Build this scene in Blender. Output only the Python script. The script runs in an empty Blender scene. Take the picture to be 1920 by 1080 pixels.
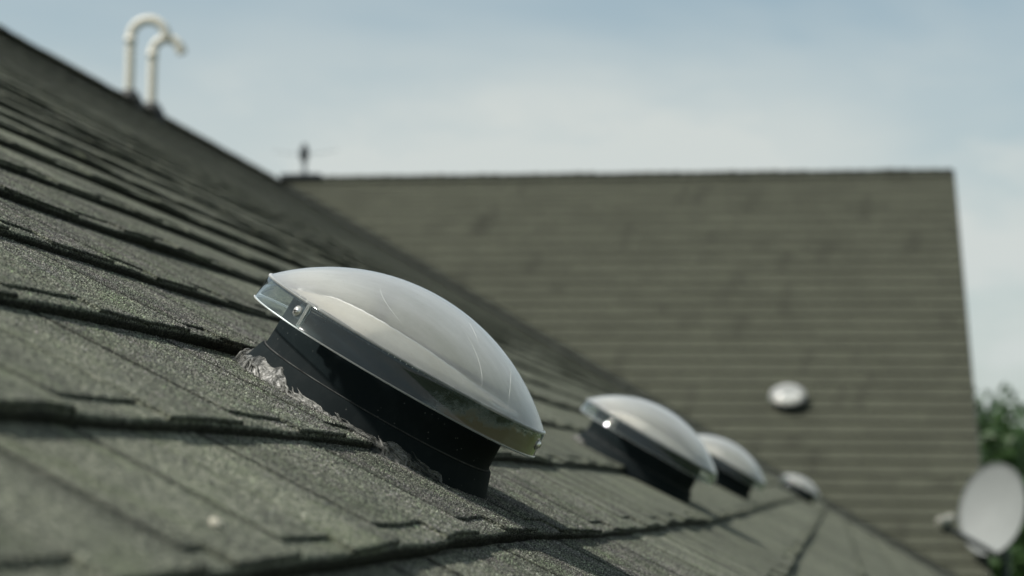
import bpy, bmesh, math, random
import numpy as np
from mathutils import Vector, Matrix, noise as mnoise

random.seed(7)
np.random.seed(7)
S = bpy.context.scene
COL = S.collection
PI = math.pi

# ------------------------------------------------------------------ camera
CZ = 3.6                                   # eye height above the ground
YAW, PITCH, ROLL = 0.1509027, 0.0901100, 0.0096732
FPX = 4039.4                               # focal length in px of a 1920 px wide frame


def cam_axes():
    cy, sy, cp, sp = math.cos(YAW), math.sin(YAW), math.cos(PITCH), math.sin(PITCH)
    f = Vector((-sy * cp, cy * cp, sp))
    r = Vector((cy, sy, 0))
    u = r.cross(f)
    c, s = math.cos(ROLL), math.sin(ROLL)
    return c * r + s * u, -s * r + c * u, f


cr, cu, cf = cam_axes()
cam = bpy.data.objects.new('camera', bpy.data.cameras.new('camera'))
COL.objects.link(cam)
M = Matrix((cr, cu, -cf)).transposed().to_4x4()
M.translation = (0, 0, CZ)
cam.matrix_world = M
cam.data.sensor_width = 36
cam.data.lens = FPX / 1920 * 36
cam.data.clip_start = 0.02
cam.data.clip_end = 3000
cam.data.dof.use_dof = True
cam.data.dof.focus_distance = 1.87
cam.data.dof.aperture_fstop = 7.3
S.camera = cam

# ------------------------------------------------------------------ light
SUN = Vector((-0.50, -0.25, 0.83)).normalized()
sun = bpy.data.objects.new('sun', bpy.data.lights.new('sun', 'SUN'))
COL.objects.link(sun)
sun.data.energy = 4.6
sun.data.angle = math.radians(3.0)
sun.data.color = (1.0, 0.955, 0.89)
sun.rotation_euler = SUN.to_track_quat('Z', 'Y').to_euler()

W = bpy.data.worlds.new('World')
S.world = W
W.use_nodes = True
nt = W.node_tree
nt.nodes.clear()


def N(t, kind, **kw):
    n = t.nodes.new(kind)
    for k, v in kw.items():
        if k in n.inputs:
            n.inputs[k].default_value = v
        else:
            setattr(n, k, v)
    return n


sky = N(nt, 'ShaderNodeTexSky', sky_type='NISHITA', sun_disc=False)
sky.sun_elevation = math.asin(SUN.z)
sky.sun_rotation = math.atan2(SUN.x, SUN.y)
sky.dust_density = 2.0
sky.altitude = 100
tc = N(nt, 'ShaderNodeTexCoord')
mp = N(nt, 'ShaderNodeMapping')
mp.inputs['Scale'].default_value = (2.0, 2.0, 5.5)
mp.inputs['Location'].default_value = (0.35, 0.1, 0.2)
nz = N(nt, 'ShaderNodeTexNoise', Scale=1.5, Detail=6.0, Roughness=0.45)
nz.inputs['Distortion'].default_value = 0.6
rp = N(nt, 'ShaderNodeValToRGB')
rp.color_ramp.elements[0].position = 0.40
rp.color_ramp.elements[0].color = (0.30, 0.30, 0.30, 1)
rp.color_ramp.elements[1].position = 0.70
rp.color_ramp.elements[1].color = (0.72, 0.72, 0.72, 1)
# a milky veil that grows towards the horizon
sep = N(nt, 'ShaderNodeSeparateXYZ')
mr = N(nt, 'ShaderNodeMapRange')
mr.inputs['From Min'].default_value = 0.13
mr.inputs['From Max'].default_value = 0.21
mr.inputs['To Min'].default_value = 0.30
mr.inputs['To Max'].default_value = 0.0
add = N(nt, 'ShaderNodeMath', operation='ADD', use_clamp=True)
mix = N(nt, 'ShaderNodeMix', data_type='RGBA')
mix.inputs['B'].default_value = (5.8, 6.25, 6.1, 1)
bg = N(nt, 'ShaderNodeBackground', Strength=0.08)
out = N(nt, 'ShaderNodeOutputWorld')
L = nt.links.new
L(tc.outputs['Generated'], mp.inputs['Vector'])
L(mp.outputs[0], nz.inputs['Vector'])
L(nz.outputs['Fac'], rp.inputs['Fac'])
L(tc.outputs['Generated'], sep.inputs[0])
L(sep.outputs['Z'], mr.inputs['Value'])
L(rp.outputs['Color'], add.inputs[0])
L(mr.outputs[0], add.inputs[1])
mp2 = N(nt, 'ShaderNodeMapping')
mp2.inputs['Scale'].default_value = (5.0, 5.0, 13.0)
mp2.inputs['Location'].default_value = (1.3, 0.4, 0.0)
nz2 = N(nt, 'ShaderNodeTexNoise', Scale=1.6, Detail=7.0, Roughness=0.55)
rp2 = N(nt, 'ShaderNodeValToRGB')
rp2.color_ramp.elements[0].position = 0.44
rp2.color_ramp.elements[1].position = 0.68
rp2.color_ramp.elements[1].color = (0.45, 0.45, 0.45, 1)
mr2 = N(nt, 'ShaderNodeMapRange')
mr2.inputs['From Min'].default_value = 0.15
mr2.inputs['From Max'].default_value = 0.20
mr2.inputs['To Min'].default_value = 1.0
mr2.inputs['To Max'].default_value = 0.15
mul2 = N(nt, 'ShaderNodeMath', operation='MULTIPLY')
add2 = N(nt, 'ShaderNodeMath', operation='ADD', use_clamp=True)
L(tc.outputs['Generated'], mp2.inputs['Vector'])
L(mp2.outputs[0], nz2.inputs['Vector'])
L(nz2.outputs['Fac'], rp2.inputs['Fac'])
L(sep.outputs['Z'], mr2.inputs['Value'])
L(rp2.outputs['Color'], mul2.inputs[0])
L(mr2.outputs[0], mul2.inputs[1])
L(add.outputs[0], add2.inputs[0])
L(mul2.outputs[0], add2.inputs[1])
L(add2.outputs[0], mix.inputs['Factor'])
tint = N(nt, 'ShaderNodeMix', data_type='RGBA', blend_type='MULTIPLY')
tint.inputs['Factor'].default_value = 1.0
tint.inputs['B'].default_value = (0.88, 1.07, 1.0, 1)
L(sky.outputs['Color'], tint.inputs['A'])
L(tint.outputs['Result'], mix.inputs['A'])
L(mix.outputs['Result'], bg.inputs['Color'])
L(bg.outputs[0], out.inputs['Surface'])

S.view_settings.view_transform = 'Standard'
S.view_settings.look = 'None'
S.view_settings.exposure = 0.42
S.view_settings.gamma = 1.0
S.render.engine = 'CYCLES'
S.cycles.max_bounces = 10
S.cycles.transparent_max_bounces = 12

# ------------------------------------------------------------------ helpers


def tag(o, label=None, cat=None, group=None, kind=None):
    for k, v in (('label', label), ('category', cat), ('group', group), ('kind', kind)):
        if v:
            o[k] = v
    return o


def empty(name, mat=None):
    o = bpy.data.objects.new(name, None)
    COL.objects.link(o)
    o.empty_display_size = 0.1
    if mat is not None:
        o.matrix_world = mat
    return o


def mesh_obj(name, me, m=None, parent=None):
    o = bpy.data.objects.new(name, me)
    COL.objects.link(o)
    if m:
        me.materials.append(m)
    if parent:
        o.parent = parent
    return o


def bm_obj(name, bm, m, parent=None, smooth=True):
    me = bpy.data.meshes.new(name)
    bmesh.ops.recalc_face_normals(bm, faces=bm.faces)
    bm.to_mesh(me)
    bm.free()
    if smooth:
        me.polygons.foreach_set('use_smooth', [True] * len(me.polygons))
    return mesh_obj(name, me, m, parent)


def autosmooth(o, deg=35):
    me = o.data
    bm = bmesh.new()
    bm.from_mesh(me)
    for e in bm.edges:
        if len(e.link_faces) == 2 and e.calc_face_angle(0) > math.radians(deg):
            e.smooth = False
    bm.to_mesh(me)
    bm.free()
    return o


def lathe(bm, prof, n=96, a0=0.0, a1=2 * PI):
    """revolve a list of (r, z) round z; closed if the angles span a full turn"""
    full = abs(a1 - a0 - 2 * PI) < 1e-6
    cnt = n if full else n + 1
    rings = []
    for r, z in prof:
        if r < 1e-7:
            rings.append([bm.verts.new((0, 0, z))])
        else:
            rings.append([bm.verts.new((r * math.cos(a0 + (a1 - a0) * i / n), r * math.sin(a0 + (a1 - a0) * i / n), z)) for i in range(cnt)])
    for A, B in zip(rings, rings[1:]):
        for i in range(n):
            j = (i + 1) % cnt if full else i + 1
            if len(A) == 1 and len(B) == 1:
                continue
            if len(A) == 1:
                bm.faces.new((A[0], B[i], B[j]))
            elif len(B) == 1:
                bm.faces.new((A[i], B[0], A[j]))
            else:
                bm.faces.new((A[i], B[i], B[j], A[j]))
    return rings


def tube(bm, pts, r, n=16, cap=True, bore=0.0):
    """sweep a circle along points; r a number or a list"""
    P = [Vector(p) for p in pts]
    rs = r if isinstance(r, (list, tuple)) else [r] * len(P)
    rings = []
    up = None
    for i, p in enumerate(P):
        t = (P[min(i + 1, len(P) - 1)] - P[max(i - 1, 0)]).normalized()
        if up is None:
            up = Vector((0, 0, 1)) if abs(t.z) < 0.9 else Vector((0, 1, 0))
        a = t.cross(up)
        if a.length < 1e-6:
            a = t.cross(Vector((1, 0, 0)))
        a.normalize()
        b = a.cross(t).normalized()
        up = b
        rings.append([bm.verts.new(p + rs[i] * (math.cos(2 * PI * k / n) * a + math.sin(2 * PI * k / n) * b)) for k in range(n)])
    for A, B in zip(rings, rings[1:]):
        for k in range(n):
            bm.faces.new((A[k], A[(k + 1) % n], B[(k + 1) % n], B[k]))
    if cap:
        bm.faces.new(rings[0])
        bm.faces.new(rings[-1])
    return rings


def box(bm, lo, hi, mat=None):
    g = bmesh.ops.create_cube(bm, size=1)['verts']
    c = [(a + b) / 2 for a, b in zip(lo, hi)]
    s = [b - a for a, b in zip(lo, hi)]
    for v in g:
        v.co = Vector((v.co.x * s[0] + c[0], v.co.y * s[1] + c[1], v.co.z * s[2] + c[2]))
        if mat:
            v.co = mat @ v.co
    return g


# ------------------------------------------------------------------ materials
def new_mat(name):
    m = bpy.data.materials.new(name)
    m.use_nodes = True
    t = m.node_tree
    return m, t, t.nodes['Principled BSDF'], t.nodes['Material Output']


def ramp(t, stops, interp='LINEAR'):
    r = t.nodes.new('ShaderNodeValToRGB')
    r.color_ramp.interpolation = interp
    e = r.color_ramp.elements
    e[0].position, e[0].color = stops[0][0], (*stops[0][1], 1)
    e[1].position, e[1].color = stops[1][0], (*stops[1][1], 1)
    for p, c in stops[2:]:
        x = e.new(p)
        x.color = (*c, 1)
    return r


def mixc(t, fac, a, b, mode='MIX'):
    n = t.nodes.new('ShaderNodeMix')
    n.data_type = 'RGBA'
    n.blend_type = mode
    for sock, v in (('Factor', fac), ('A', a), ('B', b)):
        s = n.inputs[sock]
        if hasattr(v, 'links') or hasattr(v, 'is_output'):
            t.links.new(v, s)
        else:
            s.default_value = v
    return n.outputs['Result']


def plain(name, col, rough=0.6, spec=0.4, var=0.15, scale=25.0, bump=0.0, metal=0.0, grime=None):
    """a flat coat with slight procedural wear"""
    m, t, b, o = new_mat(name)
    tc = t.nodes.new('ShaderNodeTexCoord')
    nz = N(t, 'ShaderNodeTexNoise', Scale=scale, Detail=6.0, Roughness=0.6)
    t.links.new(tc.outputs['Object'], nz.inputs['Vector'])
    lo = tuple(c * (1 - var) for c in col)
    hi = tuple(min(1, c * (1 + var)) for c in col)
    r = ramp(t, [(0.3, lo), (0.7, hi)])
    t.links.new(nz.outputs['Fac'], r.inputs['Fac'])
    c = r.outputs['Color']
    if grime:
        n2 = N(t, 'ShaderNodeTexNoise', Scale=scale * 0.35, Detail=8.0, Roughness=0.7)
        t.links.new(tc.outputs['Object'], n2.inputs['Vector'])
        g = ramp(t, [(0.52, (0, 0, 0)), (0.68, (1, 1, 1))])
        t.links.new(n2.outputs['Fac'], g.inputs['Fac'])
        c = mixc(t, g.outputs['Color'], c, (*grime, 1))
    t.links.new(c, b.inputs['Base Color'])
    b.inputs['Roughness'].default_value = rough
    b.inputs['Specular IOR Level'].default_value = spec
    b.inputs['Metallic'].default_value = metal
    if bump:
        bp = N(t, 'ShaderNodeBump', Strength=0.5, Distance=bump)
        t.links.new(nz.outputs['Fac'], bp.inputs['Height'])
        t.links.new(bp.outputs[0], b.inputs['Normal'])
    return m


def shingle_mat(name, tint=(1, 1, 1), moss=0.5, streak=(1.2, 26.0, 8.0), blotch=1.0):
    m, t, b, o = new_mat(name)
    Lk = t.links.new
    tc = t.nodes.new('ShaderNodeTexCoord')
    co = tc.outputs['Object']
    at = t.nodes.new('ShaderNodeAttribute')
    at.attribute_name = 'tone'
    v = N(t, 'ShaderNodeTexVoronoi', Scale=520.0)
    Lk(co, v.inputs['Vector'])
    sp = t.nodes.new('ShaderNodeSeparateColor')
    Lk(v.outputs['Color'], sp.inputs[0])
    gr = ramp(t, [(0.0, (0.020, 0.024, 0.022)), (0.22, (0.075, 0.080, 0.066)), (0.5, (0.150, 0.155, 0.122)),
                  (0.74, (0.235, 0.235, 0.180)), (0.9, (0.33, 0.325, 0.265)), (1.0, (0.52, 0.50, 0.43))])
    Lk(sp.outputs[0], gr.inputs['Fac'])
    # worn and weathered patches a hand wide
    n1 = N(t, 'ShaderNodeTexNoise', Scale=9.0, Detail=5.0, Roughness=0.6)
    Lk(co, n1.inputs['Vector'])
    lo1, hi1 = 1 - 0.33 * blotch, 1 + 0.2 * blotch
    r1 = ramp(t, [(0.32, (lo1, lo1, lo1)), (0.68, (hi1, hi1, hi1 * 0.97))])
    Lk(n1.outputs['Fac'], r1.inputs['Fac'])
    c = mixc(t, 1.0, gr.outputs['Color'], r1.outputs['Color'], 'MULTIPLY')
    # streaks that run down the slope
    mp = N(t, 'ShaderNodeMapping')
    mp.inputs['Scale'].default_value = streak
    Lk(co, mp.inputs['Vector'])
    n3 = N(t, 'ShaderNodeTexNoise', Scale=1.0, Detail=4.0, Roughness=0.6)
    Lk(mp.outputs[0], n3.inputs['Vector'])
    lo3, hi3 = 1 - 0.25 * blotch, 1 + 0.12 * blotch
    r3 = ramp(t, [(0.3, (lo3, lo3, lo3)), (0.66, (hi3, hi3, hi3))])
    Lk(n3.outputs['Fac'], r3.inputs['Fac'])
    c = mixc(t, 1.0, c, r3.outputs['Color'], 'MULTIPLY')
    # pale green lichen between the granules
    n2 = N(t, 'ShaderNodeTexNoise', Scale=16.0, Detail=8.0, Roughness=0.72)
    Lk(co, n2.inputs['Vector'])
    r2 = ramp(t, [(0.5, (0, 0, 0)), (0.66, (moss, moss, moss))])
    Lk(n2.outputs['Fac'], r2.inputs['Fac'])
    mo = mixc(t, sp.outputs[1], (0.085, 0.105, 0.050, 1), (0.22, 0.25, 0.135, 1))
    c = mixc(t, r2.outputs['Color'], c, mo)
    # each shingle's own blend, and shade painted in toward the near ridge
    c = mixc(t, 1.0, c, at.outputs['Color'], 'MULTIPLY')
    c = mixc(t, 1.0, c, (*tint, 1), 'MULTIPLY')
    Lk(c, b.inputs['Base Color'])
    b.inputs['Roughness'].default_value = 0.92
    b.inputs['Specular IOR Level'].default_value = 0.25
    bp = N(t, 'ShaderNodeBump', Strength=0.9, Distance=0.0016)
    inv = N(t, 'ShaderNodeMath', operation='SUBTRACT')
    inv.inputs[0].default_value = 1.0
    Lk(v.outputs['Distance'], inv.inputs[1])
    Lk(inv.outputs[0], bp.inputs['Height'])
    bp2 = N(t, 'ShaderNodeBump', Strength=0.3, Distance=0.002)
    Lk(n2.outputs['Fac'], bp2.inputs['Height'])
    Lk(bp2.outputs[0], bp.inputs['Normal'])
    Lk(bp.outputs[0], b.inputs['Normal'])
    return m


def granule_mat():
    m, t, b, o = new_mat('mineral_granules')
    at = t.nodes.new('ShaderNodeAttribute')
    at.attribute_name = 'tone'
    tc = t.nodes.new('ShaderNodeTexCoord')
    n2 = N(t, 'ShaderNodeTexNoise', Scale=14.0, Detail=6.0, Roughness=0.7)
    t.links.new(tc.outputs['Object'], n2.inputs['Vector'])
    r = ramp(t, [(0.42, (0.116, 0.115, 0.110)), (0.66, (0.096, 0.118, 0.078))])
    t.links.new(n2.outputs['Fac'], r.inputs['Fac'])
    n3 = N(t, 'ShaderNodeTexNoise', Scale=34.0, Detail=4.0, Roughness=0.6)
    t.links.new(tc.outputs['Object'], n3.inputs['Vector'])
    r3 = ramp(t, [(0.32, (0.62, 0.66, 0.66)), (0.66, (1.25, 1.22, 1.16))])
    t.links.new(n3.outputs['Fac'], r3.inputs['Fac'])
    c = mixc(t, 1.0, r.outputs['Color'], at.outputs['Color'], 'MULTIPLY')
    c = mixc(t, 1.0, c, r3.outputs['Color'], 'MULTIPLY')
    t.links.new(c, b.inputs['Base Color'])
    b.inputs['Roughness'].default_value = 0.8
    b.inputs['Specular IOR Level'].default_value = 0.3
    return m


M_GRAN = granule_mat()
M_SH = shingle_mat('weathered_shingle_granules', tint=(0.685, 0.72, 0.685), moss=0.4, blotch=1.1)
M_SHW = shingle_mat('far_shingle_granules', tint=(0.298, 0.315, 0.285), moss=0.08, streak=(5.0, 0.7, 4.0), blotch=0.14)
M_FLASH = plain('painted_valley_metal', (0.035, 0.040, 0.036), 0.9, 0.1, 0.25, 6)
M_TRIM = plain('dark_drip_edge', (0.028, 0.034, 0.036), 0.5, 0.4, 0.2, 8)
M_WALL = plain('pale_siding', (0.55, 0.53, 0.47), 0.8, 0.3, 0.08, 3, 0.002)
M_SOFFIT = plain('white_soffit', (0.7, 0.69, 0.66), 0.7, 0.3, 0.06, 4)
M_GRASS = plain('lawn_grass', (0.06, 0.085, 0.03), 0.95, 0.1, 0.4, 3, 0.02)
M_BARK = plain('rough_bark', (0.09, 0.07, 0.05), 0.9, 0.2, 0.35, 9, 0.02)
M_PIPE = plain('weathered_pvc', (0.60, 0.575, 0.50), 0.5, 0.4, 0.06, 9, grime=(0.55, 0.48, 0.36))
M_RUB = plain('black_rubber', (0.018, 0.02, 0.021), 0.6, 0.4, 0.3, 20)
M_DARK = plain('dark_grey_metal', (0.03, 0.036, 0.04), 0.5, 0.5, 0.2, 20, metal=0.2)
M_DISH = plain('dish_grey_enamel', (0.185, 0.198, 0.192), 0.65, 0.3, 0.06, 5)
M_LNB = plain('pale_plastic', (0.62, 0.62, 0.57), 0.5, 0.4, 0.06, 20)
M_POST = plain('grey_post', (0.20, 0.22, 0.23), 0.6, 0.3, 0.1, 20)
M_HORN = plain('dull_feed_plastic', (0.26, 0.26, 0.23), 0.6, 0.3, 0.1, 30)
M_STEEL = plain('bright_screw_steel', (0.72, 0.70, 0.66), 0.38, 0.5, 0.1, 200, metal=1.0)
M_CREAM = plain('cream_tube_lining', (0.52, 0.53, 0.51), 0.5, 0.5, 0.05, 14)


def collar_mat():
    m, t, b, o = new_mat('cream_translucent_collar')
    b.inputs['Base Color'].default_value = (0.86, 0.81, 0.66, 1)
    b.inputs['Roughness'].default_value = 0.6
    tc = t.nodes.new('ShaderNodeTexCoord')
    nz = N(t, 'ShaderNodeTexNoise', Scale=30.0, Detail=5.0)
    t.links.new(tc.outputs['Object'], nz.inputs['Vector'])
    r = ramp(t, [(0.3, (0.86, 0.82, 0.70)), (0.7, (0.95, 0.92, 0.83))])
    t.links.new(nz.outputs['Fac'], r.inputs['Fac'])
    t.links.new(r.outputs['Color'], b.inputs['Base Color'])
    tl = N(t, 'ShaderNodeBsdfTranslucent')
    t.links.new(r.outputs['Color'], tl.inputs['Color'])
    mx = N(t, 'ShaderNodeMixShader', Fac=0.5)
    t.links.new(b.outputs[0], mx.inputs[1])
    t.links.new(tl.outputs[0], mx.inputs[2])
    t.links.new(mx.outputs[0], o.inputs['Surface'])
    return m


M_COLLAR = collar_mat()
M_LIP = plain('white_tube_lip', (0.88, 0.88, 0.85), 0.4, 0.5, 0.04, 30)
M_PEB = plain('pale_pebble', (0.40, 0.38, 0.31), 0.8, 0.3, 0.15, 120)


def black_turret():
    m, t, b, o = new_mat('dusty_black_turret')
    tc = t.nodes.new('ShaderNodeTexCoord')
    v = N(t, 'ShaderNodeTexVoronoi', Scale=150.0)
    t.links.new(tc.outputs['Object'], v.inputs['Vector'])
    n1 = N(t, 'ShaderNodeTexNoise', Scale=16.0, Detail=5.0)
    t.links.new(tc.outputs['Object'], n1.inputs['Vector'])
    r = ramp(t, [(0.07, (1, 1, 1)), (0.13, (0, 0, 0))])
    t.links.new(v.outputs['Distance'], r.inputs['Fac'])
    r2 = ramp(t, [(0.48, (0, 0, 0)), (0.62, (0.5, 0.5, 0.5))])
    t.links.new(n1.outputs['Fac'], r2.inputs['Fac'])
    f = mixc(t, 1.0, r.outputs['Color'], r2.outputs['Color'], 'MULTIPLY')
    c = mixc(t, f, (0.0085, 0.0118, 0.0128, 1), (0.16, 0.16, 0.15, 1))
    n2 = N(t, 'ShaderNodeTexNoise', Scale=45.0, Detail=8.0, Roughness=0.7)
    t.links.new(tc.outputs['Object'], n2.inputs['Vector'])
    r3 = ramp(t, [(0.5, (0, 0, 0)), (0.75, (0.05, 0.05, 0.05))])
    t.links.new(n2.outputs['Fac'], r3.inputs['Fac'])
    c = mixc(t, r3.outputs['Color'], c, (0.12, 0.125, 0.12, 1))
    t.links.new(c, b.inputs['Base Color'])
    b.inputs['Roughness'].default_value = 0.8
    b.inputs['Specular IOR Level'].default_value = 0.05
    return m


M_BLK = black_turret()


def acrylic(name, clear, tint, haze, rough, spec=0.5, stain=False, transl=0.5, scuff=0.0):
    """thin weathered acrylic: part clear, part milky, with a glossy coat"""
    m, t, b, o = new_mat(name)
    t.nodes.remove(b)
    Lk = t.links.new
    tc = t.nodes.new('ShaderNodeTexCoord')
    n1 = N(t, 'ShaderNodeTexNoise', Scale=7.0, Detail=6.0, Roughness=0.6)
    Lk(tc.outputs['Object'], n1.inputs['Vector'])
    tr = N(t, 'ShaderNodeBsdfTransparent')
    tr.inputs['Color'].default_value = (*tint, 1)
    df = N(t, 'ShaderNodeBsdfDiffuse', Roughness=0.5)
    tl = N(t, 'ShaderNodeBsdfTranslucent')
    hc = ramp(t, [(0.3, tuple(c * 0.93 for c in haze)), (0.7, tuple(min(0.95, c * 1.04) for c in haze))])
    Lk(n1.outputs['Fac'], hc.inputs['Fac'])
    col = hc.outputs['Color']
    fac_extra = None
    if stain:
        sep = t.nodes.new('ShaderNodeSeparateXYZ')
        Lk(tc.outputs['Object'], sep.inputs[0])
        # algae that crept in at the low end of the skirt
        a = N(t, 'ShaderNodeMapRange')
        a.inputs['From Min'].default_value = 0.03
        a.inputs['From Max'].default_value = 0.13
        Lk(sep.outputs['X'], a.inputs['Value'])
        z = N(t, 'ShaderNodeMapRange')
        z.inputs['From Min'].default_value = 0.094
        z.inputs['From Max'].default_value = 0.062
        Lk(sep.outputs['Z'], z.inputs['Value'])
        n2 = N(t, 'ShaderNodeTexNoise', Scale=38.0, Detail=10.0, Roughness=0.75)
        Lk(tc.outputs['Object'], n2.inputs['Vector'])
        s1 = N(t, 'ShaderNodeMath', operation='MULTIPLY')
        Lk(a.outputs[0], s1.inputs[0])
        Lk(z.outputs[0], s1.inputs[1])
        s2 = N(t, 'ShaderNodeMath', operation='ADD')
        Lk(s1.outputs[0], s2.inputs[0])
        Lk(n2.outputs['Fac'], s2.inputs[1])
        r = ramp(t, [(0.72, (0, 0, 0)), (1.02, (0.88, 0.88, 0.88))])
        Lk(s2.outputs[0], r.inputs['Fac'])
        col = mixc(t, r.outputs['Color'], col, (0.150, 0.105, 0.050, 1))
        fac_extra = r.outputs['Color']
    if name.startswith('milky'):
        mg = N(t, 'ShaderNodeMapping')
        mg.inputs['Scale'].default_value = (6.0, 42.0, 12.0)
        Lk(tc.outputs['Object'], mg.inputs['Vector'])
        ng = N(t, 'ShaderNodeTexNoise', Scale=1.0, Detail=6.0, Roughness=0.65)
        Lk(mg.outputs[0], ng.inputs['Vector'])
        rg = ramp(t, [(0.35, (0.86, 0.86, 0.845)), (0.62, (1, 1, 1))])
        Lk(ng.outputs['Fac'], rg.inputs['Fac'])
        col = mixc(t, 1.0, col, rg.outputs['Color'], 'MULTIPLY')
        vs = N(t, 'ShaderNodeTexVoronoi', Scale=120.0)
        Lk(tc.outputs['Object'], vs.inputs['Vector'])
        rv = ramp(t, [(0.035, (0.55, 0.52, 0.45)), (0.075, (1, 1, 1))])
        Lk(vs.outputs['Distance'], rv.inputs['Fac'])
        col = mixc(t, 0.6, col, rv.outputs['Color'], 'MULTIPLY')
    Lk(col, df.inputs['Color'])
    Lk(col, tl.inputs['Color'])
    m1 = N(t, 'ShaderNodeMixShader', Fac=transl)
    Lk(df.outputs[0], m1.inputs[1])
    Lk(tl.outputs[0], m1.inputs[2])
    # milky share, varied by dust and scuffs
    base = 1.0 - clear
    rr = ramp(t, [(0.25, (base * 0.9,) * 3), (0.75, (min(1, base * 1.1),) * 3)])
    n3 = N(t, 'ShaderNodeTexNoise', Scale=60.0, Detail=8.0, Roughness=0.8)
    Lk(tc.outputs['Object'], n3.inputs['Vector'])
    Lk(n3.outputs['Fac'], rr.inputs['Fac'])
    fac = rr.outputs['Color']
    if scuff:
        n4 = N(t, 'ShaderNodeTexVoronoi', Scale=210.0)
        Lk(tc.outputs['Object'], n4.inputs['Vector'])
        sp = ramp(t, [(0.05, (scuff,) * 3), (0.12, (0, 0, 0))])
        Lk(n4.outputs['Distance'], sp.inputs['Fac'])
        n5 = N(t, 'ShaderNodeTexNoise', Scale=22.0, Detail=6.0)
        Lk(tc.outputs['Object'], n5.inputs['Vector'])
        s5 = ramp(t, [(0.5, (0, 0, 0)), (0.62, (1, 1, 1))])
        Lk(n5.outputs['Fac'], s5.inputs['Fac'])
        q = mixc(t, 1.0, sp.outputs['Color'], s5.outputs['Color'], 'MULTIPLY')
        fac = mixc(t, 1.0, fac, q, 'ADD')
    if fac_extra:
        fac = mixc(t, 1.0, fac, fac_extra, 'ADD')
    if name.startswith('milky'):
        lw = N(t, 'ShaderNodeLayerWeight', Blend=0.5)
        rl = ramp(t, [(0.40, (0, 0, 0)), (0.85, (0.62, 0.62, 0.62))])
        Lk(lw.outputs['Facing'], rl.inputs['Fac'])
        fac = mixc(t, 1.0, fac, rl.outputs['Color'], 'ADD')
    m2 = N(t, 'ShaderNodeMixShader')
    Lk(fac, m2.inputs['Fac'])
    Lk(tr.outputs[0], m2.inputs[1])
    Lk(m1.outputs[0], m2.inputs[2])
    gl = N(t, 'ShaderNodeBsdfGlossy', Roughness=rough)
    gl.inputs['Color'].default_value = (1, 1, 1, 1)
    fr = N(t, 'ShaderNodeFresnel', IOR=1.0 + spec)
    m3 = N(t, 'ShaderNodeMixShader')
    Lk(fr.outputs[0], m3.inputs['Fac'])
    Lk(m2.outputs[0], m3.inputs[1])
    Lk(gl.outputs[0], m3.inputs[2])
    Lk(m3.outputs[0], o.inputs['Surface'])
    return m


M_DOME = acrylic('milky_acrylic_dome', 0.53, (0.99, 0.99, 0.99), (0.92, 0.95, 0.955), 0.25, 0.30, transl=0.72)
M_BAND = acrylic('clear_acrylic_skirt', 0.92, (0.80, 0.90, 0.92), (0.42, 0.50, 0.52), 0.05, 0.42, scuff=0.25)
M_BANDS = acrylic('stained_acrylic_skirt', 0.92, (0.80, 0.90, 0.92), (0.42, 0.50, 0.52), 0.05, 0.42, stain=True, scuff=0.3)
M_EDGE = acrylic('acrylic_edge', 0.5, (0.9, 0.94, 0.94), (0.5, 0.51, 0.48), 0.5, 0.25)
M_DUST = plain('dusty_seam', (0.05, 0.052, 0.05), 0.9, 0.1, 0.7, 60)
M_SCR = plain('scratch_white', (0.55, 0.56, 0.55), 0.6, 0.3, 0.05, 30)


def sealant_mat():
    m, t, b, o = new_mat('clear_silicone_sealant')
    Lk = t.links.new
    tc = t.nodes.new('ShaderNodeTexCoord')
    n1 = N(t, 'ShaderNodeTexNoise', Scale=70.0, Detail=6.0, Roughness=0.65)
    Lk(tc.outputs['Object'], n1.inputs['Vector'])
    c = ramp(t, [(0.32, (0.04, 0.042, 0.038)), (0.7, (0.30, 0.295, 0.27))])
    Lk(n1.outputs['Fac'], c.inputs['Fac'])
    Lk(c.outputs['Color'], b.inputs['Base Color'])
    b.inputs['Roughness'].default_value = 0.42
    b.inputs['Specular IOR Level'].default_value = 0.4
    bp = N(t, 'ShaderNodeBump', Strength=0.3, Distance=0.001)
    n3 = N(t, 'ShaderNodeTexNoise', Scale=420.0, Detail=4.0)
    Lk(tc.outputs['Object'], n3.inputs['Vector'])
    Lk(n3.outputs['Fac'], bp.inputs['Height'])
    Lk(bp.outputs[0], b.inputs['Normal'])
    tr = N(t, 'ShaderNodeBsdfTransparent')
    mx = N(t, 'ShaderNodeMixShader')
    sep = t.nodes.new('ShaderNodeSeparateXYZ')
    Lk(tc.outputs['Object'], sep.inputs[0])
    mr = N(t, 'ShaderNodeMapRange')                # thick and white uphill, thin and glassy downhill
    mr.inputs['From Min'].default_value = -0.03
    mr.inputs['From Max'].default_value = 0.03
    mr.inputs['To Min'].default_value = 0.9
    mr.inputs['To Max'].default_value = 0.65
    Lk(sep.outputs['X'], mr.inputs['Value'])
    ro = ramp(t, [(0.38, (0.15, 0.15, 0.15)), (0.56, (1, 1, 1))])
    n2 = N(t, 'ShaderNodeTexNoise', Scale=55.0, Detail=5.0, Roughness=0.6)
    Lk(tc.outputs['Object'], n2.inputs['Vector'])
    Lk(n2.outputs['Fac'], ro.inputs['Fac'])
    ml = N(t, 'ShaderNodeMath', operation='MULTIPLY')
    Lk(mr.outputs[0], ml.inputs[0])
    Lk(ro.outputs['Color'], ml.inputs[1])
    Lk(ml.outputs[0], mx.inputs['Fac'])
    Lk(tr.outputs[0], mx.inputs[1])
    Lk(b.outputs[0], mx.inputs[2])
    Lk(mx.outputs[0], o.inputs['Surface'])
    return m


M_SEAL = sealant_mat()

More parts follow.
